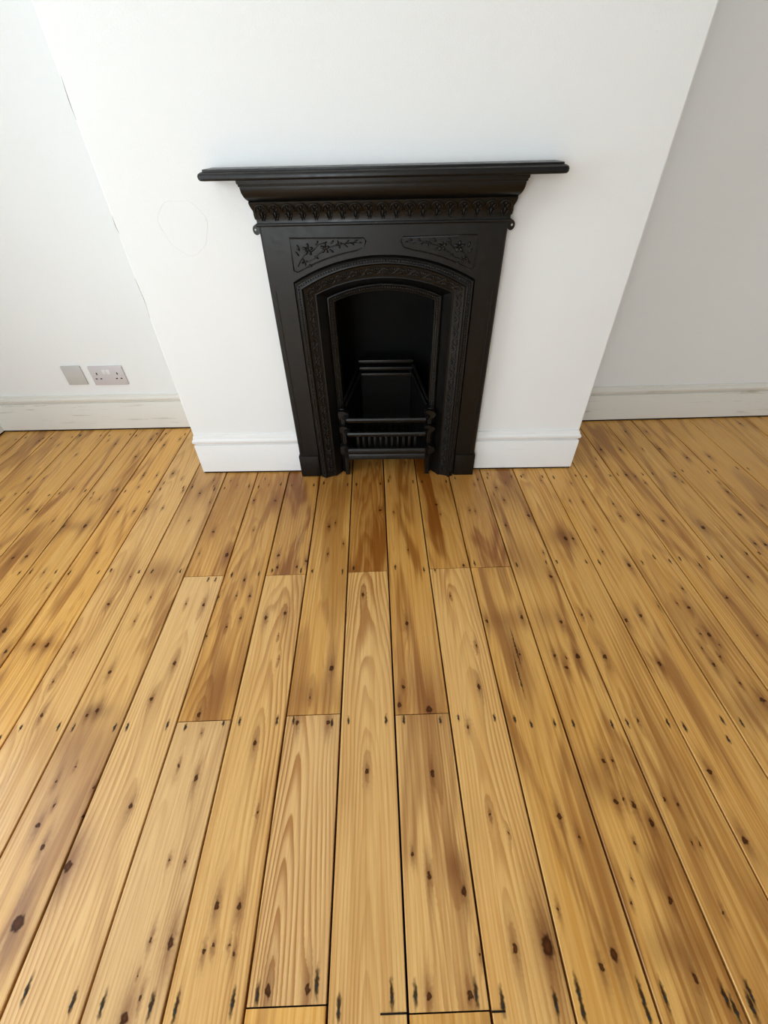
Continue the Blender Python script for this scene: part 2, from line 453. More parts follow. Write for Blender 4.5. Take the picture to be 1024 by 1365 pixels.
# windows (left of and behind the camera)
def window(name, axis, hole, face, label):
    a0, a1, z0, z1 = hole
    def bx(b, p, q, r, s, d0, d1):
        if axis == 'y': b.box(face-d1, face-d0, p, q, r, s)
        else: b.box(p, q, face-d1, face-d0, r, s)
    b = MB(); w = 0.05
    bx(b, a0, a0+w, z0, z1, 0.06, 0.14); bx(b, a1-w, a1, z0, z1, 0.06, 0.14)
    bx(b, a0+w, a1-w, z0, z0+w, 0.06, 0.14); bx(b, a0+w, a1-w, z1-w, z1, 0.06, 0.14)
    o = structure(b.build(name, MAT_FRAME))
    zm = (z0+z1)/2
    b = MB(); bx(b, a0+w, a1-w, zm-0.02, zm+0.02, 0.07, 0.12); b.build('meeting_rail', MAT_FRAME, o)
    b = MB(); am = (a0+a1)/2; bx(b, am-0.015, am+0.015, z0+w, zm-0.02, 0.08, 0.11); b.build('glazing_bar', MAT_FRAME, o)
    b = MB(); bx(b, am-0.015, am+0.015, zm+0.02, z1-w, 0.08, 0.11); b.build('glazing_bar', MAT_FRAME, o)
    b = MB(); bx(b, a0-0.04, a1+0.04, z0-0.03, z0, -0.04, 0.06); b.build('window_sill', MAT_FRAME, o)
    for (p, q) in ((a0+w, am-0.015), (am+0.015, a1-w)):
        for (r, s) in ((z0+w, zm-0.02), (zm+0.02, z1-w)):
            b = MB(); bx(b, p, q, r, s, 0.093, 0.097); b.build('window_pane', MAT_GLASS, o)
window('window_1', 'y', WIN_L, X_LEFT, '')
window('window_2', 'x', WIN_B, Y_BACK, '')

# ------------------------------------------------------------------ floorboards
LINES = {-15: -2.1237, -14: -1.9912, -13: -1.8587, -12: -1.7262, -11: -1.5937, -10: -1.4583, -9: -1.3183, -8: -1.1836, -7: -1.0514, -6: -0.9163, -5: -0.7848, -4: -0.6501, -3: -0.517, -2: -0.3836, -1: -0.2513, 0: -0.1168, 1: 0.0145, 2: 0.1481, 3: 0.2815, 4: 0.4148, 5: 0.553, 6: 0.6815, 7: 0.8158, 8: 0.949, 9: 1.0849, 10: 1.2149, 11: 1.3513, 12: 1.4878, 13: 1.6196, 14: 1.7525, 15: 1.886, 16: 2.0195, 17: 2.153}
KNOTS = {-12: [(-1.62, 1.778, 6)], -11: [(-1.505, 1.734, 3.6)], -10: [(-1.378, 1.646, 3.6), (-1.372, 1.27, 6), (-1.332, 1.259, 6), (-1.425, 1.473, 3.6), (-1.448, 1.818, 6)], -9: [(-1.259, 1.391, 3.6), (-1.283, 1.758, 3.6), (-1.27, 1.014, 6), (-1.227, 1.019, 6), (-1.235, 1.197, 3.6), (-1.235, 1.725, 6)], -8: [(-1.098, 1.163, 8.5), (-1.181, 1.167, 8.5), (-1.095, 1.613, 6), (-1.114, 0.723, 8.5), (-1.077, 0.876, 3.6), (-1.124, 0.942, 3.6), (-1.157, 1.329, 3.6), (-1.066, 0.653, 6), (-1.081, 1.758, 6)], -7: [(-1.009, 1.239, 6), (-0.948, 1.239, 6), (-0.989, 1.025, 6), (-1.003, 1.47, 6), (-0.946, 1.467, 3.6), (-1.0, 1.703, 6), (-1.0, 0.673, 6), (-0.96, 0.669, 8.5), (-0.942, 1.752, 3.6), (-1.03, 1.75, 3.6)], -6: [(-0.862, 0.471, 6), (-0.848, 0.804, 6), (-0.905, 1.249, 6), (-0.843, 1.251, 3.6), (-0.882, 0.559, 3.6), (-0.825, 0.91, 3.6), (-0.872, 0.643, 3.6), (-0.881, 1.476, 6), (-0.799, 1.356, 3.6)], -5: [(-0.745, 0.324, 3.6), (-0.738, 0.243, 6), (-0.708, 0.207, 6), (-0.689, 0.094, 14), (-0.717, 0.352, 2.5), (-0.655, 0.309, 3.6), (-0.653, 0.255, 2.5), (-0.725, 0.278, 3.6), (-0.747, 0.468, 3.6), (-0.727, 0.478, 6), (-0.742, 0.58, 6), (-0.668, 1.276, 3.6), (-0.724, 1.334, 6), (-0.718, 1.173, 3.6), (-0.741, 0.74, 3.6), (-0.726, 0.824, 3.6)], -4: [(-0.64, 0.173, 8.5), (-0.558, 0.271, 6), (-0.602, 0.503, 6), (-0.532, 0.993, 8.5), (-0.61, 1.11, 6), (-0.552, 0.79, 6), (-0.608, 0.796, 3.6), (-0.576, 0.6, 6), (-0.629, 1.004, 3.6)], -3: [(-0.48, 0.346, 3.6), (-0.433, 0.319, 6), (-0.443, 0.177, 2.5), (-0.411, 0.174, 2.5), (-0.437, 0.067, 3.6), (-0.4, 0.062, 8.5), (-0.443, 0.024, 2.5), (-0.428, -0.002, 3.6), (-0.445, -0.023, 8.5), (-0.448, 0.416, 2.5), (-0.468, 0.458, 6), (-0.448, 0.88, 6), (-0.459, 0.819, 3.6), (-0.497, 1.277, 6), (-0.413, 1.272, 6), (-0.417, 0.816, 6), (-0.427, 0.737, 6), (-0.462, 0.707, 3.6), (-0.512, 0.679, 3.6), (-0.465, 1.111, 3.6), (-0.514, 0.815, 3.6)], -2: [(-0.316, 0.389, 6), (-0.331, 0.109, 6), (-0.288, 0.105, 6), (-0.338, 0.049, 3.6), (-0.323, 0.055, 3.6), (-0.295, 0.056, 2.5), (-0.284, 0.045, 3.6), (-0.283, 0.253, 2.5), (-0.298, 0.748, 6), (-0.353, 0.734, 6), (-0.257, 0.953, 6), (-0.35, 0.929, 6), (-0.286, 0.929, 6), (-0.293, 0.598, 2.5), (-0.306, 0.671, 2.5), (-0.355, 0.982, 6)], -1: [(-0.217, 0.0, 6), (-0.151, 0.0, 6), (-0.222, 0.431, 6), (-0.147, 0.428, 6), (-0.148, 0.567, 8.5), (-0.197, 0.493, 3.6), (-0.193, 1.115, 6), (-0.17, 1.134, 3.6), (-0.137, 1.028, 3.6), (-0.188, 0.98, 3.6)], 0: [(-0.053, 0.32, 6), (-0.067, 0.806, 6), (-0.006, 1.194, 6)], 1: [(0.092, 0.31, 6), (0.067, 0.138, 6), (0.129, 0.114, 6), (0.037, 0.172, 3.6), (0.05, -0.013, 6), (0.118, -0.014, 6), (0.028, 0.464, 6), (0.1, 0.451, 8.5), (0.143, 0.031, 3.6), (0.061, 0.697, 6), (0.04, 0.51, 6), (0.085, 0.985, 3.6), (0.038, 1.397, 3.6), (0.045, 1.181, 3.6)], 2: [(0.205, 0.037, 6), (0.203, 0.232, 3.6), (0.234, 0.199, 2.5), (0.188, 0.406, 3.6), (0.262, 0.038, 14), (0.233, 0.504, 6), (0.248, 0.619, 3.6), (0.2, 0.79, 3.6), (0.209, 1.216, 6), (0.217, 1.161, 3.6)], 3: [(0.345, 0.224, 6), (0.373, 0.188, 3.6), (0.372, 0.025, 8.5), (0.345, 0.012, 6), (0.296, 0.084, 2.5), (0.293, 0.696, 6), (0.397, 0.705, 6), (0.328, 1.177, 3.6), (0.349, 1.171, 3.6), (0.36, 0.589, 3.6)], 4: [(0.477, 0.324, 6), (0.498, 0.323, 3.6), (0.472, 0.245, 6), (0.49, 0.251, 3.6), (0.506, 0.238, 6), (0.528, 0.207, 6), (0.478, 0.175, 3.6), (0.448, 0.123, 2.5), (0.431, 0.088, 2.5), (0.504, 0.091, 6), (0.495, -0.006, 6), (0.529, 0.851, 6), (0.452, 0.58, 6), (0.472, 0.546, 6), (0.481, 0.573, 3.6), (0.443, 1.09, 6), (0.538, 1.137, 6), (0.47, 1.229, 6), (0.456, 1.306, 6), (0.439, 1.262, 3.6), (0.536, 0.953, 3.6), (0.504, 0.684, 6), (0.513, 0.576, 8.5)], 5: [(0.574, 0.247, 3.6), (0.597, 0.237, 3.6), (0.59, 0.073, 3.6), (0.59, 0.172, 2.5), (0.605, 0.171, 2.5), (0.594, 0.405, 3.6), (0.632, 1.014, 8.5), (0.657, 1.013, 6), (0.572, 0.705, 3.6), (0.596, 0.699, 3.6), (0.584, 0.572, 6)], 6: [(0.699, 0.294, 6), (0.696, 0.173, 6), (0.717, 1.21, 3.6), (0.764, 1.201, 3.6), (0.75, 1.052, 3.6), (0.732, 0.947, 3.6), (0.793, 0.885, 6), (0.691, 0.681, 6), (0.739, 0.696, 6), (0.719, 0.547, 6), (0.807, 0.724, 3.6)], 7: [(0.919, 0.443, 8.5), (0.87, 1.185, 3.6), (0.867, 1.116, 6), (0.934, 1.12, 8.5), (0.891, 0.717, 6), (0.865, 0.734, 3.6), (0.911, 0.785, 3.6), (0.897, 0.626, 6), (0.875, 0.63, 3.6), (0.857, 0.54, 6), (0.886, 0.56, 3.6), (0.906, 0.594, 3.6), (0.854, 0.587, 3.6), (0.892, 0.486, 3.6)], 8: [(0.999, 1.359, 6), (1.03, 1.347, 3.6), (1.05, 1.303, 3.6), (1.007, 1.085, 6), (1.023, 0.747, 6), (0.972, 1.544, 6), (1.055, 1.539, 6), (1.025, 0.619, 3.6)], 9: [(1.127, 1.044, 8.5), (1.187, 1.338, 6), (1.197, 1.303, 3.6), (1.152, 1.538, 3.6), (1.137, 0.821, 3.6)], 10: [(1.332, 1.23, 6), (1.335, 1.287, 3.6), (1.305, 1.463, 6), (1.226, 1.536, 6), (1.253, 0.96, 6), (1.284, 0.954, 6), (1.296, 1.102, 6)], 11: [(1.402, 1.466, 6), (1.406, 1.145, 3.6)], 13: [(1.701, 1.72, 6)]}
NAILS = {-9: [(-1.206, 0.942)], -8: [(-1.17, 0.945), (-1.085, 0.943)], -7: [(-1.037, 0.935), (-0.941, 0.934)], -6: [(-0.896, 0.442), (-0.804, 0.441), (-0.902, 0.939), (-0.805, 0.93)], -5: [(-0.766, 0.437), (-0.665, 0.433), (-0.762, 0.928), (-0.668, 0.925)], -4: [(-0.635, 0.435), (-0.538, 0.435), (-0.624, 0.008), (-0.539, -0.007), (-0.566, 0.886), (-0.542, 0.885)], -3: [(-0.492, 0.428), (-0.402, 0.436), (-0.488, -0.011), (-0.407, -0.015)], -2: [(-0.363, 0.437), (-0.365, -0.019), (-0.273, -0.014), (-0.272, 0.436)], -1: [(-0.234, -0.006), (-0.232, 0.435), (-0.138, 0.425), (-0.136, 0.003)], 0: [(-0.098, 0.429), (-0.007, 0.427), (-0.098, -0.025), (-0.011, -0.013)], 1: [(0.036, 0.427), (0.124, 0.422), (0.028, -0.014), (0.128, -0.015)], 2: [(0.168, 0.427), (0.255, 0.424), (0.169, -0.026), (0.255, -0.03)], 3: [(0.303, 0.419), (0.339, 0.405), (0.395, 0.406), (0.296, -0.018), (0.296, -0.037), (0.398, -0.027), (0.398, -0.045)], 4: [(0.439, 0.402), (0.529, 0.398), (0.434, -0.026), (0.531, -0.029), (0.539, -0.044), (0.532, 0.908), (0.434, 0.902)], 5: [(0.567, 0.4), (0.662, 0.397), (0.574, -0.027), (0.567, -0.041), (0.662, 0.904), (0.567, 0.909)], 6: [(0.696, 0.386), (0.793, 0.398), (0.78, 0.356), (0.703, 0.9)], 7: [(0.834, 0.391), (0.889, 0.913), (0.84, 0.893), (0.931, 0.894)], 8: [(0.969, 0.903), (1.016, 0.871), (1.062, 0.901)]}

for k in range(18, 21): LINES[k] = round(LINES[17] + 0.1335*(k-17), 4)
JOINTS = {-4: [0.902], -3: [0.443], -2: [0.896], -1: [-0.018, 0.448], 0: [0.897], 1: [-0.031, 0.440], 2: [0.899], 3: [0.8975]}
V0, V1 = -2.95, 1.98
b = MB(); b.box(-2.3, 3.0, V0, V1, -0.06, -0.026)
floor = structure(b.build('floor', MAT_VOID))
floor.location = (0, CAM_Y, 0); floor.rotation_euler = (0, 0, math.radians(1.9443))
tag(floor, 'stripped honey-coloured pine floorboards with dark gaps, knots and nail marks')
BR = srgb(124, 70, 22); PK = srgb(150, 104, 66); DK = srgb(70, 44, 26)
HE = srgb(122, 66, 16)
# (board, segment) -> overrides
OV = {(-1, 0): {}, (-1, 1): dict(pale=0.55, u0=-0.205, d0=0.004, slope=0.085, freq=120, ring=0.8, blotch=0.12),
      (-1, 2): dict(brown=0.10, blotch=0.35), (0, 0): dict(pale=0.38, u0=-0.050, d0=0.020, slope=0.055, freq=150, ring=0.75, blotch=0.12),
      (0, 1): dict(brown=0.42, u0=-0.05, ring=0.7), (1, 1): dict(pale=0.35, blotch=0.55, u0=0.10, ring=0.5), (1, 2): dict(brown=0.22, blotch=0.6),
      (2, 0): dict(pale=0.28, u0=0.215, d0=0.012, slope=0.05, freq=135, ring=0.6, blotch=0.22), (2, 1): dict(brown=0.26, blotch=0.7),
      (3, 0): dict(brown=0.06, blotch=0.6), (3, 1): dict(brown=0.24, blotch=0.7), (-2, 0): dict(pale=0.3, u0=-0.315, d0=0.012, slope=0.06, freq=130, ring=0.65, blotch=0.25),
      (-2, 1): dict(brown=0.20, blotch=0.7), (-3, 0): dict(pale=0.75, ring=0.3, blotch=0.25), (-3, 1): dict(brown=0.16, blotch=0.5, u0=-0.46, slope=0.05, ring=0.6),
      (-4, 0): dict(pale=0.6, u0=-0.58, ring=0.45, blotch=0.25), (-4, 1): dict(brown=0.20, blotch=0.5), (-5, 0): dict(pale=0.35, blotch=0.6), (-6, 0): dict(pale=0.35, ring=0.4, blotch=0.3),  # pale on these left boards is wood tone plus painted-in window sheen
      (4, 0): dict(blotch=0.75, ring=0.3), (5, 0): dict(brown=0.10), (6, 0): dict(brown=0.12)}
STAINS = {-5: [(-0.735, 0.925, 0.055, 0.06, 0.75, BR), (-0.72, 0.40, 0.09, 0.08, 0.7, PK), (-0.71, 0.30, 0.07, 0.10, 0.55, PK), (-0.725, 0.475, 0.035, 0.02, 0.6, DK)],
          1: [(0.118, 0.150, 0.020, 0.034, 0.75, BR), (0.09, 0.50, 0.08, 0.09, 0.5, BR)],
          -1: [(-0.18, 0.50, 0.09, 0.05, 0.45, BR)], -3: [(-0.45, 0.52, 0.09, 0.09, 0.45, BR)],
          3: [(0.352, 0.58, 0.020, 0.11, 0.75, BR), (0.35, 0.70, 0.06, 0.035, 0.5, BR)],
          2: [(0.262, 0.045, 0.02, 0.035, 0.6, DK)],
          4: [(0.450, 0.290, 0.035, 0.045, 0.6, BR), (0.50, 0.13, 0.03, 0.03, 0.5, BR), (0.48, 0.03, 0.055, 0.030, 0.5, BR), (0.47, 0.92, 0.05, 0.10, 0.55, BR), (0.47, 0.70, 0.04, 0.05, 0.5, BR)],
          5: [(0.62, 1.02, 0.05, 0.04, 0.55, BR)], 6: [(0.76, 0.08, 0.06, 0.12, 0.45, BR)], 7: [(0.87, 0.66, 0.05, 0.14, 0.4, BR), (0.88, 0.42, 0.06, 0.05, 0.5, BR)],
          -4: [(-0.64, 0.18, 0.04, 0.05, 0.6, PK)], -6: [(-0.85, 0.95, 0.05, 0.06, 0.3, BR)], -7: [(-0.98, 0.67, 0.05, 0.02, 0.6, BR)],
          -8: [(-1.14, 1.165, 0.06, 0.03, 0.6, BR)], -9: [(-1.25, 1.10, 0.06, 0.10, 0.4, BR)]}
SAW_CUTS = {0: (-0.0305, 0.0126, -0.0300), 2: (0.1500, 0.1716, -0.0322)}
EXTRA_MARKS = {3: [(0.354, 0.61, 0.0016, 0.045), (0.342, 0.53, 0.0018, 0.045)]}
rnd = random.Random(11)
def chamfer_board(u0, u1, v0, v1, dz):
    b = MB(); c = 0.0012
    prof = [(u0, -0.024), (u1, -0.024), (u1, dz-c), (u1-c, dz), (u0+c, dz), (u0, dz-c)]
    b.prism([(p[0], p[1]) for p in prof], 'y', v0, v1)
    return b
head_me = None
for bi in range(-15, 20):
    a, z = LINES[bi], LINES[bi+1]
    near = -5 <= bi <= 5
    ga = 0.0021 if -4 <= bi <= 5 else 0.0020
    gz = 0.0021 if -4 <= bi+1 <= 5 else 0.0020
    cuts = [V0] + JOINTS.get(bi, []) + [V1]
    kn = list(KNOTS.get(bi, []))
    if abs(bi) >= 9 or bi == 8:
        for k in range(5):
            u, v = rnd.uniform(a+0.02, z-0.02), rnd.uniform(0.6, 1.8)
            if all(math.hypot(u-q[0], v-q[1]) > 0.12 for q in kn): kn.append((round(u, 3), round(v, 3), rnd.choice((3.6, 5, 6))))
    else:
        for v in (1.36, 1.40):
            u = rnd.uniform(a+0.02, z-0.02); kn.append((u, v+rnd.uniform(-0.05, 0.3), 3.0))
    nl = list(NAILS.get(bi, []))
    have = [v for _, v in nl]
    for vj in (1.365, 1.80) + ((0.905,) if not any(abs(v-0.9) < 0.06 for v in have) else ()) + ((0.42,) if not any(abs(v-0.42) < 0.1 for v in have) else ()):
        nl += [(a+0.020+rnd.uniform(-.004, .004), vj+rnd.uniform(-.012, .012)), (z-0.020+rnd.uniform(-.004, .004), vj+rnd.uniform(-.012, .012))]
    for si in range(len(cuts)-1):
        v0, v1 = cuts[si], cuts[si+1]
        kw = dict(u0=(a+z)/2+rnd.uniform(-0.05, 0.05), d0=rnd.choice((0.01, 0.02, 0.035)), slope=rnd.choice((-1, 1))*rnd.uniform(0.015, 0.05),
                  freq=rnd.uniform(110, 170), ring=rnd.uniform(0.2, 0.42), blotch=rnd.uniform(0.4, 0.65), brown=0.0)
        if bi >= 7: kw['brown'] = 0.07
        if bi <= -7: kw['brown'] = 0.05
        kw.update(OV.get((bi, si), {}))
        t = rnd.uniform(0.95, 1.05); tw = rnd.uniform(-0.025, 0.025)
        kw['tint'] = (t*(1+tw*0.3), t, t*(1-tw))
        ins = lambda v: v0-0.02 < v < v1+0.02
        marks = []
        for (u, v) in nl:
            if v0+0.004 < v < v1-0.004:
                n_ = v < 0.1
                rv = rnd.uniform(0.012, 0.019) if n_ else rnd.uniform(0.007, 0.011)
                marks.append((u, v+(rv*0.25), 0.0030 if n_ else 0.0026, rv))
        marks += [m_ for m_ in EXTRA_MARKS.get(bi, []) if ins(m_[1])]
        st = [s_ for s_ in STAINS.get(bi, []) if v0-0.1 < s_[1] < v1+0.1]
        if -5 <= bi <= 4 and v1 > 1.3:
            st = st + [(( a+z)/2+rnd.uniform(-0.02, 0.02), 1.33+rnd.uniform(-.05, .05), 0.11, 0.23, rnd.uniform(0.38, 0.62), HE)]  # hearth boards: old stain, with the weaker light there painted in
        mat = pine_mat('pine_board', 1000+bi*7+si, [k for k in kn if v0 < k[1] < v1], marks, st, **kw)
        o = chamfer_board(a+ga, z-gz, v0+(0.0010 if si else 0), v1-(0.0010 if si < len(cuts)-2 else 0), rnd.uniform(-0.0005, 0.0003)).build('floorboard', mat, floor)
        if bi in SAW_CUTS and si == 0:
            c0, c1, cv = SAW_CUTS[bi]; b = MB(); b.box(c0, c1, cv-0.0013, cv+0.0013, -0.004, 0.0005); b.build('saw_cut', MAT_VOID, o)
        for (u, v) in nl:
            if v0+0.004 < v < v1-0.004 and -0.3 < v < 0.5:
                if head_me is None:
                    h = MB(); h.prism([(0.0021*cos(k*pi/3), 0.0032*sin(k*pi/3)) for k in range(6)], 'z', -0.002, 0.0007)
                    ho = h.build('nail_head', MAT_NAIL, o); head_me = ho.data
                else:
                    ho = bpy.data.objects.new('nail_head', head_me); COL.objects.link(ho); ho.parent = o
                ho.location = (u, v, 0)

# ------------------------------------------------------------------ cast-iron fireplace
fp = empty('fireplace', (XC, 0, 0.0012), (0, 0.0045, 0))
tag(fp, 'black cast-iron bedroom fireplace with arched opening against the white chimney breast', 'fireplace')
NA = 28
def arch_z(x, h, zs, za):
    s = za - zs; R = (h*h + s*s)/(2*s); return za - R + sqrt(max(R*R - x*x, 0))
def arch_path(h, zs, za, y, zb=0.0):
    p = [(-h, y, zb + (zs-zb)*k/6) for k in range(6)]
    s = za - zs; R = (h*h + s*s)/(2*s); t0 = math.asin(h/R)
    for k in range(NA+1):
        t = -t0 + 2*t0*k/NA
        p.append((R*sin(t), y, za - R + R*cos(t)))
    p += [(h, y, zs - (zs-zb)*(k+1)/6) for k in range(6)]
    return p
def arch_loft(name, rings, mat=None, parent=fp, ang=30):
    b = MB(); b.sweep([arch_path(*r) for r in rings])
    return b.build(name, mat or MAT_IRON, parent, ang)

# plate of the surround
W = 0.349; YF = -0.045; ZT = 0.882
b = MB(); A0 = (0.273, 0.726, 0.794)
arc = [p for p in arch_path(*A0, YF)]
inner = [(x, z) for x, _, z in arc]
e = 0.006
cols = [(-W+e, ZT)] + [(x, ZT) for x, z in inner if z > 0.7259] + [(W-e, ZT)]
for sx in (-1, 1):
    xo, xi = sx*(W-e), sx*A0[0]
    b.add([(xo, YF, 0), (xi, YF, 0), (xi, YF, A0[1]), (xi, YF, ZT), (xo, YF, ZT), (xo, YF, A0[1])], [(0, 1, 2, 5), (5, 2, 3, 4)])
    b.add([(xo, YF, 0), (xo, YF, ZT), (sx*(W-0.001), YF+0.004, ZT), (sx*(W-0.001), YF+0.004, 0)], [(0, 1, 2, 3)])
    b.add([(sx*(W-0.001), YF+0.004, 0), (sx*(W-0.001), YF+0.004, ZT), (sx*W, -0.001, ZT), (sx*W, -0.001, 0)], [(0, 1, 2, 3)])
top = [(x, z) for x, z in inner if z >= A0[1]-1e-6]
for k in range(len(top)-1):
    (x0, z0), (x1, z1) = top[k], top[k+1]
    b.add([(x0, YF, z0), (x1, YF, z1), (x1, YF, ZT), (x0, YF, ZT)], [(0, 1, 2, 3)])
b.build('surround_plate', MAT_IRON, fp)
# raised fillet down the outer edge of each side
for sx in (-1, 1):
    b = MB(); b.cbox(sx*(W-0.017)-0.0022, sx*(W-0.017)+0.0022, YF-0.0018, YF+0.003, 0.1, 0.70, 0.0008)
    b.build('edge_fillet', MAT_IRON, fp)
# plinth blocks
for sx in (-1, 1):
    x0, x1 = sorted((sx*0.2745, sx*(W+0.003)))
    b = MB(); b.cbox(x0, x1, YF-0.0055, -0.002, 0, 0.0985, 0.002)
    b.build('plinth_block', MAT_IRON, fp, 30)

# arch moulding, splayed reveal, inner frame
arch_loft('arch_moulding', [(0.2735, 0.7265, 0.7945, -0.043), (0.2715, 0.725, 0.793, -0.039), (0.2695, 0.7235, 0.7915, -0.0415), (0.2685, 0.7225, 0.7905, -0.0525),
    (0.2660, 0.7205, 0.7885, -0.0555), (0.2630, 0.7185, 0.7860, -0.0550), (0.2620, 0.718, 0.785, -0.0575), (0.2535, 0.713, 0.779, -0.0600),
    (0.2525, 0.7125, 0.7785, -0.0620), (0.2490, 0.7105, 0.7755, -0.0630), (0.2465, 0.709, 0.7735, -0.0615), (0.2445, 0.7078, 0.7715, -0.0575)])
RA, RB = (0.2435, 0.7070, 0.7705), (0.2130, 0.6930, 0.7390)
arch_loft('reveal_band', [(0.2445, 0.7078, 0.7715, -0.0575), (*RA, -0.0555), (*RB, -0.0455), (0.2115, 0.6920, 0.7370, -0.0470), (0.2085, 0.6905, 0.7345, -0.0470), (0.2065, 0.6895, 0.7330, -0.0440)])
arch_loft('reveal_cheek', [(0.2065, 0.6895, 0.7330, -0.0440), (0.1830, 0.6755, 0.7140, -0.0140), (0.1805, 0.6740, 0.7120, -0.0110)])
IN0, IN1 = (0.1745, 0.6700, 0.7068, -0.0185), (0.1640, 0.6635, 0.6968, -0.0145)
arch_loft('inner_frame', [(0.1805, 0.6740, 0.7120, -0.0110), (0.1797, 0.6735, 0.7114, -0.0190), (0.1765, 0.6712, 0.7086, -0.0205), IN0,
    IN1, (0.1622, 0.6628, 0.6950, -0.0160), (0.1592, 0.6610, 0.6920, -0.0150), (0.1575, 0.6600, 0.6903, -0.0080), (0.1570, 0.6600, 0.6900, 0.02)])

def lerp(a, c, f): return tuple(a[i] + (c[i]-a[i])*f for i in range(len(a)))
def along(ringA, ringB, f, step, zb=0.02, phase=0.0):
    """points, tangents along the path lying a fraction f between two rings (h, zs, za, y)"""
    P = [Vector(p) for p in arch_path(*lerp(ringA, ringB, f), zb)]
    out = []; acc = phase*step
    for k in range(len(P)-1):
        d = P[k+1]-P[k]; l = d.length; t = d/l
        while acc < l:
            out.append((P[k]+t*acc, t)); acc += step
        acc -= l
    return out
def bead_row(name, ringA, ringB, f, step, r, lift, stretch=1.0):
    nv = Vector((0, -1, 0)); b = MB()
    for p, t in along(ringA, ringB, f, step):
        s = nv.cross(t).normalized()
        b.ellipsoid(p + nv*lift, t*(r*stretch), s*r, nv*r*0.8, 6, 4)
    o = b.build(name, MAT_IRON, fp, 180); o['kind'] = 'stuff'; return o
bead_row('beading', (0.2620, 0.718, 0.785, -0.0575), (0.2535, 0.713, 0.779, -0.0600), 0.5, 0.0085, 0.0031, 0.0008, 1.15)
bead_row('beading', IN0, IN1, 0.5, 0.0080, 0.0031, 0.0006, 1.15)
# running leaf scroll on the reveal
b = MB(); A_, B_ = (*RA, -0.0555), (*RB, -0.0455)
mid = along(A_, B_, 0.5, 0.0028, 0.03)
pts = []
wl = 0.046
for k, (p, t) in enumerate(mid):
    s_ = k*0.0028
    side = Vector((0, -1, 0)).cross(t).normalized()
    inward = -side if side.dot(Vector((-p.x, 0, 0.35-p.z))) < 0 else side
    n_ = t.cross(inward); n_ = n_ if n_.y < 0 else -n_
    surf = (inward*0.030 + Vector((0, 0.010, 0))).normalized()
    n_ = t.cross(surf); n_ = n_ if n_.y < 0 else -n_
    pts.append((p + surf*(0.0085*sin(2*pi*s_/wl)) + n_*0.0010, t, surf, n_, s_))
b.tube([q[0] for q in pts], 0.0019, 5)
k2 = 0
step = wl/2
s_next = wl*0.25
for (p, t, sf, n_, s_) in pts:
    if s_ >= s_next:
        sg = -1 if (k2 % 2 == 0) else 1
        base = p + sf*(sg*0.0155)
        # leaf: three lobes and a bud in every curl of the stem
        for (dt, ds, rl, rw, an) in ((0.0, 0, 0.0062, 0.0030, 0.0), (0.0055, 0.001, 0.0052, 0.0024, 0.7), (-0.0055, 0.001, 0.0052, 0.0024, -0.7)):
            d1 = (sf*(sg*cos(an)) + t*sin(an)).normalized(); d2 = n_.cross(d1)
            b.ellipsoid(base + t*dt - sf*(sg*0.002) + n_*0.0005, d1*rl, d2*rw, n_*0.0026, 6, 4)
        b.ellipsoid(p + t*0.009 + sf*(sg*0.004)+n_*0.0008, t*0.0042, sf*0.0028, n_*0.0026, 6, 4)
        k2 += 1; s_next += step
b.build('leaf_scroll', MAT_IRON, fp, 180)

# shelf, cornice, frieze: stacked levels wrapped round the two ends
def levels(name, lv, rc=0.006, ang=30, mat=None):
    b = MB(); rows = []
    for (z, h, y) in lv:
        r = min(rc, 0.4*abs(y)) if rc else 0.0
        ring = [(-h, -0.0008, z)]
        for k in range(4):
            t = pi + (pi/2)*k/3; ring.append((-h+r+r*cos(t), y+r+r*sin(t), z))
        for k in range(4):
            t = 1.5*pi + (pi/2)*k/3; ring.append((h-r+r*cos(t), y+r+r*sin(t), z))
        ring.append((h, -0.0008, z)); rows.append(ring)
    b.sweep(rows); m = len(rows[0])
    b.add(rows[0], [tuple(range(m))]); b.add(rows[-1], [tuple(range(m))])
    back = [r[0] for r in rows] + [r[-1] for r in rows[::-1]]
    b.add(back, [tuple(range(len(back)))])
    return b.build(name, mat or MAT_IRON, fp, ang)
levels('mantel_shelf', [(0.9725, 0.4610, -0.0890), (0.9735, 0.4670, -0.0950), (0.9770, 0.4695, -0.0975), (0.9830, 0.4700, -0.0980), (0.9875, 0.4680, -0.0960), (0.9905, 0.4630, -0.0910),
    (0.9910, 0.4600, -0.0880), (0.9915, 0.4590, -0.0870), (0.9950, 0.4585, -0.0865), (0.9958, 0.4570, -0.0850)], 0.010)
levels('cornice', [(0.9265, 0.3590, -0.0620), (0.9285, 0.3605, -0.0655), (0.9325, 0.3635, -0.0730), (0.9385, 0.3665, -0.0785), (0.9460, 0.3690, -0.0820), (0.9550, 0.3703, -0.0838), (0.9590, 0.3703, -0.0838),
    (0.9592, 0.3725, -0.0855), (0.9650, 0.3735, -0.0865), (0.9652, 0.3755, -0.0880), (0.9725, 0.3760, -0.0885)], 0.002)
levels('frieze', [(0.8670, 0.3490, -0.0475), (0.8680, 0.3525, -0.0540), (0.8710, 0.3540, -0.0560), (0.8750, 0.3530, -0.0550), (0.8760, 0.3500, -0.0505), (0.8800, 0.3498, -0.0500),
    (0.8890, 0.3502, -0.0505), (0.8970, 0.3515, -0.0525), (0.9050, 0.3540, -0.0560), (0.9120, 0.3570, -0.0605), (0.9190, 0.3592, -0.0640), (0.9245, 0.3600, -0.0650), (0.9265, 0.3590, -0.0620)], 0.002)
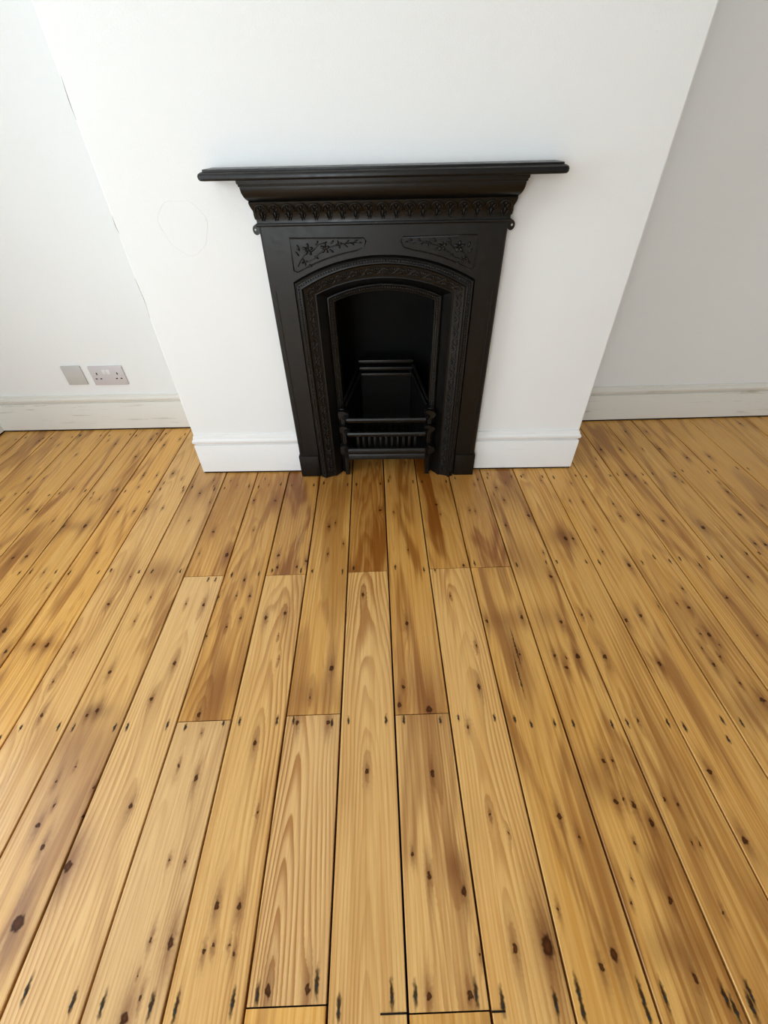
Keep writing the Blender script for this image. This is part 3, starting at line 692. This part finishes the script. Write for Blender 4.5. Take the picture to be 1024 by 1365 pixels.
# palmette motifs along the frieze
h = MB(); X, Y, Z = Vector((1, 0, 0)), Vector((0, 1, 0)), Vector((0, 0, 1))
h.ellipsoid((0, -0.002, -0.006), X*0.0030, Z*0.0100, Y*0.0040, 8, 5)
for sx in (-1, 1):
    d = (X*sx*0.5 + Z).normalized(); e_ = d.cross(Y)
    h.ellipsoid((sx*0.0058, -0.001, -0.010), e_*0.0024, d*0.0075, Y*0.0032, 7, 4)
    h.ellipsoid((sx*0.0030, -0.002, -0.0165), X*0.0022, Z*0.0038, Y*0.003, 6, 4)
    d = (X*sx + Z*1.6).normalized(); e_ = d.cross(Y)
    h.ellipsoid((sx*0.0055, -0.0028, 0.0065), e_*0.0020, d*0.0065, Y*0.0028, 7, 4)
h.tube([(0.0158*sin(t), -0.0045*cos(t)*0.4-0.004, 0.006+0.0145*cos(t)) for t in [(-1.9+3.8*k/12) for k in range(13)]], 0.0016, 5)
h.ellipsoid((0, -0.0052, 0.0125), X*0.0026, Z*0.0042, Y*0.0026, 7, 4)
mo = None; NM = 19; pitch = 0.696/NM
for k in range(NM):
    if mo is None:
        o = h.build('frieze_palmette', MAT_IRON, fp, 180); mo = o.data
    else:
        o = bpy.data.objects.new('frieze_palmette', mo); COL.objects.link(o); o.parent = fp
    o.location = (-0.348 + pitch*(k+0.5), -0.0555, 0.9010); o.rotation_euler = (math.radians(15), 0, 0)
# corner leaves at the two ends of the frieze
for sx in (-1, 1):
    b = MB()
    b.ellipsoid((sx*0.3535, -0.038, 0.899), X*0.004, Y*0.010, Z*0.017, 7, 5)
    b.ellipsoid((sx*0.3525, -0.020, 0.896), X*0.004, Y*0.007, Z*0.014, 7, 5)
    b.build('frieze_end_leaf', MAT_IRON, fp, 180)
# fixing lugs with bright screws
for sx in (-1, 1):
    b = MB(); n = 16
    out = [(sx*0.3585 + 0.0105*cos(2*pi*k/n), 0.8585 + 0.0125*sin(2*pi*k/n)) for k in range(n)]
    b.prism(out, 'y', -0.034, -0.004)
    lug = b.build('fixing_lug', MAT_IRON, fp, 40)
    b = MB()
    b.ellipsoid((sx*0.3605, -0.0345, 0.8590), X*0.0030, Z*0.0036, Y*0.0016, 10, 4)
    b.build('screw_head', MAT_SCREW, lug, 180)

# spandrel panels with flower sprays
def spandrel(sx):
    zl = lambda x: arch_z(x, *A0) + 0.0165
    o_ = [(-0.266, 0.8385), (-0.056, 0.8360), (-0.050, 0.8290), (-0.058, zl(-0.058)+0.004)]
    o_ += [(x, zl(x)) for x in (-0.08, -0.11, -0.14, -0.17, -0.20, -0.23, -0.255)] + [(-0.266, 0.757)]
    y = YF - 0.0006
    bz = MB(); q = [(sx*-x if sx > 0 else x, y, z) for x, z in o_]
    bz.tube(q + [q[0], q[1]], 0.0021, 6, caps=False)
    bz.build('spandrel_border', MAT_IRON, fp, 60)
    b = MB(); m = (lambda x: -x) if sx > 0 else (lambda x: x)
    def stem(pts, r=0.0016): b.tube([(m(x), y-0.0006, z) for x, z in pts], r, 5)
    def leaf(x, z, ang, l, w):
        d = Vector((m(1)*cos(ang), 0, sin(ang))); b.ellipsoid((m(x), y-0.0008, z), d*l, d.cross(Y)*w, Y*0.0036, 6, 4)
    def flower(x, z, r, n=5):
        for k in range(n):
            t = 2*pi*k/n + 0.3; leaf(x+r*0.62*cos(t), z+r*0.62*sin(t), t, r*0.5, r*0.30)
        leaf(x, z, 0, r*0.26, r*0.26)
    stem([(-0.252, 0.768), (-0.242, 0.785), (-0.226, 0.800), (-0.205, 0.806)])
    stem([(-0.242, 0.785), (-0.225, 0.779), (-0.205, 0.785), (-0.185, 0.800), (-0.165, 0.812), (-0.14, 0.818), (-0.115, 0.823), (-0.075, 0.826)])
    stem([(-0.205, 0.806), (-0.185, 0.822), (-0.160, 0.828)])
    flower(-0.218, 0.810, 0.0150); flower(-0.168, 0.813, 0.0130); flower(-0.232, 0.779, 0.0095, 4); flower(-0.128, 0.822, 0.0095, 4)
    for (x, z, an, l, w) in ((-0.245, 0.815, 1.9, .009, .0035), (-0.250, 0.800, 2.3, .008, .003), (-0.196, 0.790, -0.4, .008, .003), (-0.190, 0.826, 0.9, .008, .003), (-0.150, 0.806, -0.5, .008, .003),
                             (-0.146, 0.828, 0.6, .007, .0028), (-0.108, 0.818, -0.5, .007, .0026), (-0.102, 0.829, 0.5, .006, .0024), (-0.088, 0.822, -0.4, .006, .0022), (-0.078, 0.830, 0.3, .006, .0022), (-0.066, 0.825, 0, .005, .002), (-0.215, 0.770, -0.6, .006, .0026)):
        leaf(x, z, an, l, w)
    b.build('spandrel_flowers', MAT_IRON, fp, 180)
spandrel(-1); spandrel(1)

# fire basket: canted bars, corner brackets, grate teeth
def bar(name, zc, prof, hw=0.140, yo=-0.074, hi=0.166, yi=-0.030, parent=fp):
    path = [(-hi, yi), (-hw, yo), (hw, yo), (hi, yi)]
    nrm = []
    for k in range(3):
        dx, dy = path[k+1][0]-path[k][0], path[k+1][1]-path[k][1]; l = math.hypot(dx, dy); nrm.append((dy/l, -dx/l))
    rows = []
    for k in range(4):
        if k in (0, 3): o2 = nrm[0] if k == 0 else nrm[2]
        else:
            a, c_ = nrm[k-1], nrm[k]; s = 1 + a[0]*c_[0] + a[1]*c_[1]; o2 = ((a[0]+c_[0])/s, (a[1]+c_[1])/s)
        rows.append([(path[k][0]+o2[0]*d, path[k][1]+o2[1]*d, zc+z) for d, z in prof])
    b = MB(); b.sweep([r + [r[0]] for r in rows]); m = len(prof)
    b.add(rows[0], [tuple(range(m))]); b.add(rows[-1], [tuple(range(m))])
    return b.build(name, MAT_IRON, parent, 35)
rail = [(0.000, 0.011), (0.007, 0.010), (0.0100, 0.004), (0.0085, -0.004), (0.003, -0.009), (-0.004, -0.010), (-0.007, 0.0), (-0.005, 0.009)]
bar('grate_bar', 0.272, rail)
bar('grate_bar', 0.213, rail)
bar('grate_bar', 0.128, [(0.000, 0.022), (0.006, 0.020), (0.009, 0.012), (0.0095, 0.002), (0.006, -0.004), (0.0085, -0.008), (0.0085, -0.026), (0.003, -0.030), (-0.006, -0.030), (-0.008, 0.0), (-0.006, 0.020)], 0.144, -0.070, 0.176, -0.024)
for sx in (-1, 1):
    for (zc, ht, ww) in ((0.281, 0.018, 0.020), (0.220, 0.016, 0.020), (0.128, 0.023, 0.025)):
        b = MB()
        # scrolled end of a bar: lobed block leaning out to the jamb
        o_ = []
        for k in range(18):
            t = 2*pi*k/18
            o_.append((sx*0.160 + ww*cos(t)*(1+0.16*cos(3*t)), zc + ht*sin(t)*(1+0.12*cos(2*t+0.8))))
        b.prism(o_, 'y', -0.056, -0.030)
        b.build('bar_end_scroll', MAT_IRON, fp, 40)
    b = MB(); b.cbox(sx*0.163-0.0075, sx*0.163+0.0075, -0.040, -0.026, 0.0, 0.30, 0.002)
    b.build('grate_upright', MAT_IRON, fp)
for k in range(11):
    b = MB() if k == 0 else None
    if b:
        b.cbox(-0.0048, 0.0048, -0.056, -0.046, 0.135, 0.190, 0.0016); o = b.build('grate_tooth', MAT_IRON, fp, 30); tm = o.data
    else:
        o = bpy.data.objects.new('grate_tooth', tm); COL.objects.link(o); o.parent = fp
    o.location = (-0.110 + 0.022*k, 0, 0)
# bottom grate of bars running to the back
for k in range(9):
    if k == 0:
        b = MB(); b.cbox(-0.005, 0.005, -0.045, 0.13, 0.118, 0.132, 0.002); o = b.build('bottom_grate_bar', MAT_SOOT, fp, 30); gm = o.data
    else:
        o = bpy.data.objects.new('bottom_grate_bar', gm); COL.objects.link(o); o.parent = fp
    o.location = (-0.1 + 0.025*k, 0, 0)
# fire back with stepped ledges and sloping cheeks
b = MB(); b.cbox(-0.100, 0.100, 0.145, 0.17, 0.118, 0.345, 0.003); b.build('fire_back_panel', MAT_SOOT, fp)
for (z, y, hw) in ((0.352, 0.138, 0.102), (0.372, 0.148, 0.104), (0.396, 0.158, 0.106)):
    b = MB(); b.cbox(-hw, hw, y-0.004, y+0.03, z-0.0065, z+0.0065, 0.003); b.build('fire_back_ledge', MAT_IRON, fp, 30)
for sx in (-1, 1):
    b = MB(); b.add([(sx*0.100, 0.148, 0.12), (sx*0.100, 0.148, 0.37), (sx*0.155, -0.018, 0.295), (sx*0.155, -0.018, 0.12), (sx*0.112, 0.153, 0.12), (sx*0.112, 0.153, 0.37), (sx*0.1555, -0.018, 0.295), (sx*0.1555, -0.018, 0.12)],
                    [(0, 1, 2, 3), (4, 7, 6, 5), (1, 5, 6, 2), (0, 4, 5, 1), (3, 2, 6, 7), (0, 3, 7, 4)])
    b.build('fire_cheek', MAT_SOOT, fp)
    for (dx, dz) in ((0.0, 0.0), (0.016, 0.020)):
        b = MB(); b.tube([(sx*(0.096+dx*0.6), 0.145, 0.366+dz), (sx*(0.151+dx*0.25), -0.016, 0.300+dz)], 0.0055, 6); b.build('cheek_rail', MAT_IRON, fp, 60)
# dark chamber behind and the flue above
b = MB()
b.box(-0.198, 0.198, 0.26, 0.27, 0.0, 1.2); b.box(-0.198, -0.188, 0.002, 0.26, 0.0, 0.742); b.box(0.188, 0.198, 0.002, 0.26, 0.0, 0.742)
b.box(-0.198, 0.198, 0.125, 0.135, 0.742, 1.2); b.box(-0.198, -0.188, 0.125, 0.26, 0.742, 1.2); b.box(0.188, 0.198, 0.125, 0.26, 0.742, 1.2)
b.box(-0.198, 0.198, 0.125, 0.27, 1.19, 1.2); b.box(-0.188, 0.188, 0.16, 0.26, 0.0, 0.118)
b.build('fire_chamber', MAT_SOOT, fp)

# ------------------------------------------------------------------ sockets on the left wall
def plate(name, x, z, w, hgt, mat):
    e_ = empty(name, (x, AL(x), z), (0, 0, math.atan(0.008)))
    b = MB(); b.cbox(-w/2, w/2, -0.0085, -0.0002, -hgt/2, hgt/2, 0.0028)
    b.build('face_plate', mat, e_, 30)
    return e_
p1 = plate('blank_plate', -1.4225, 0.2755, 0.086, 0.087, MAT_STEEL)
tag(p1, 'square blank grey metal wall plate beside the double socket', 'wall plate')
p2 = plate('double_socket', -1.2705, 0.2720, 0.151, 0.088, MAT_STEEL2)
tag(p2, 'grey metal double power socket with white switches above the skirting board', 'socket')
for sx in (-1, 1):
    cx = sx*0.046
    for (dx, dz, w, hh) in ((0, 0.0100, 0.0052, 0.0105), (-0.0105, -0.0130, 0.0085, 0.0055), (0.0105, -0.0130, 0.0085, 0.0055)):
        b = MB(); b.cbox(cx+dx-w/2, cx+dx+w/2, -0.0089, -0.0078, dz-hh/2, dz+hh/2, 0.0003); b.build('pin_hole', MAT_HOLE, p2)
    b = MB(); b.cbox(sx*0.010-0.0075, sx*0.010+0.0075, -0.0112 if sx > 0 else -0.0100, -0.007, 0.0080, 0.0280, 0.0012); b.build('rocker_switch', MAT_SWITCH, p2, 30)
    b = MB(); b.ellipsoid((sx*0.0640, -0.0086, 0.0), X*0.0032, Z*0.0032, Y*0.0009, 10, 4); b.build('plate_screw', MAT_SCREW, p2, 180)
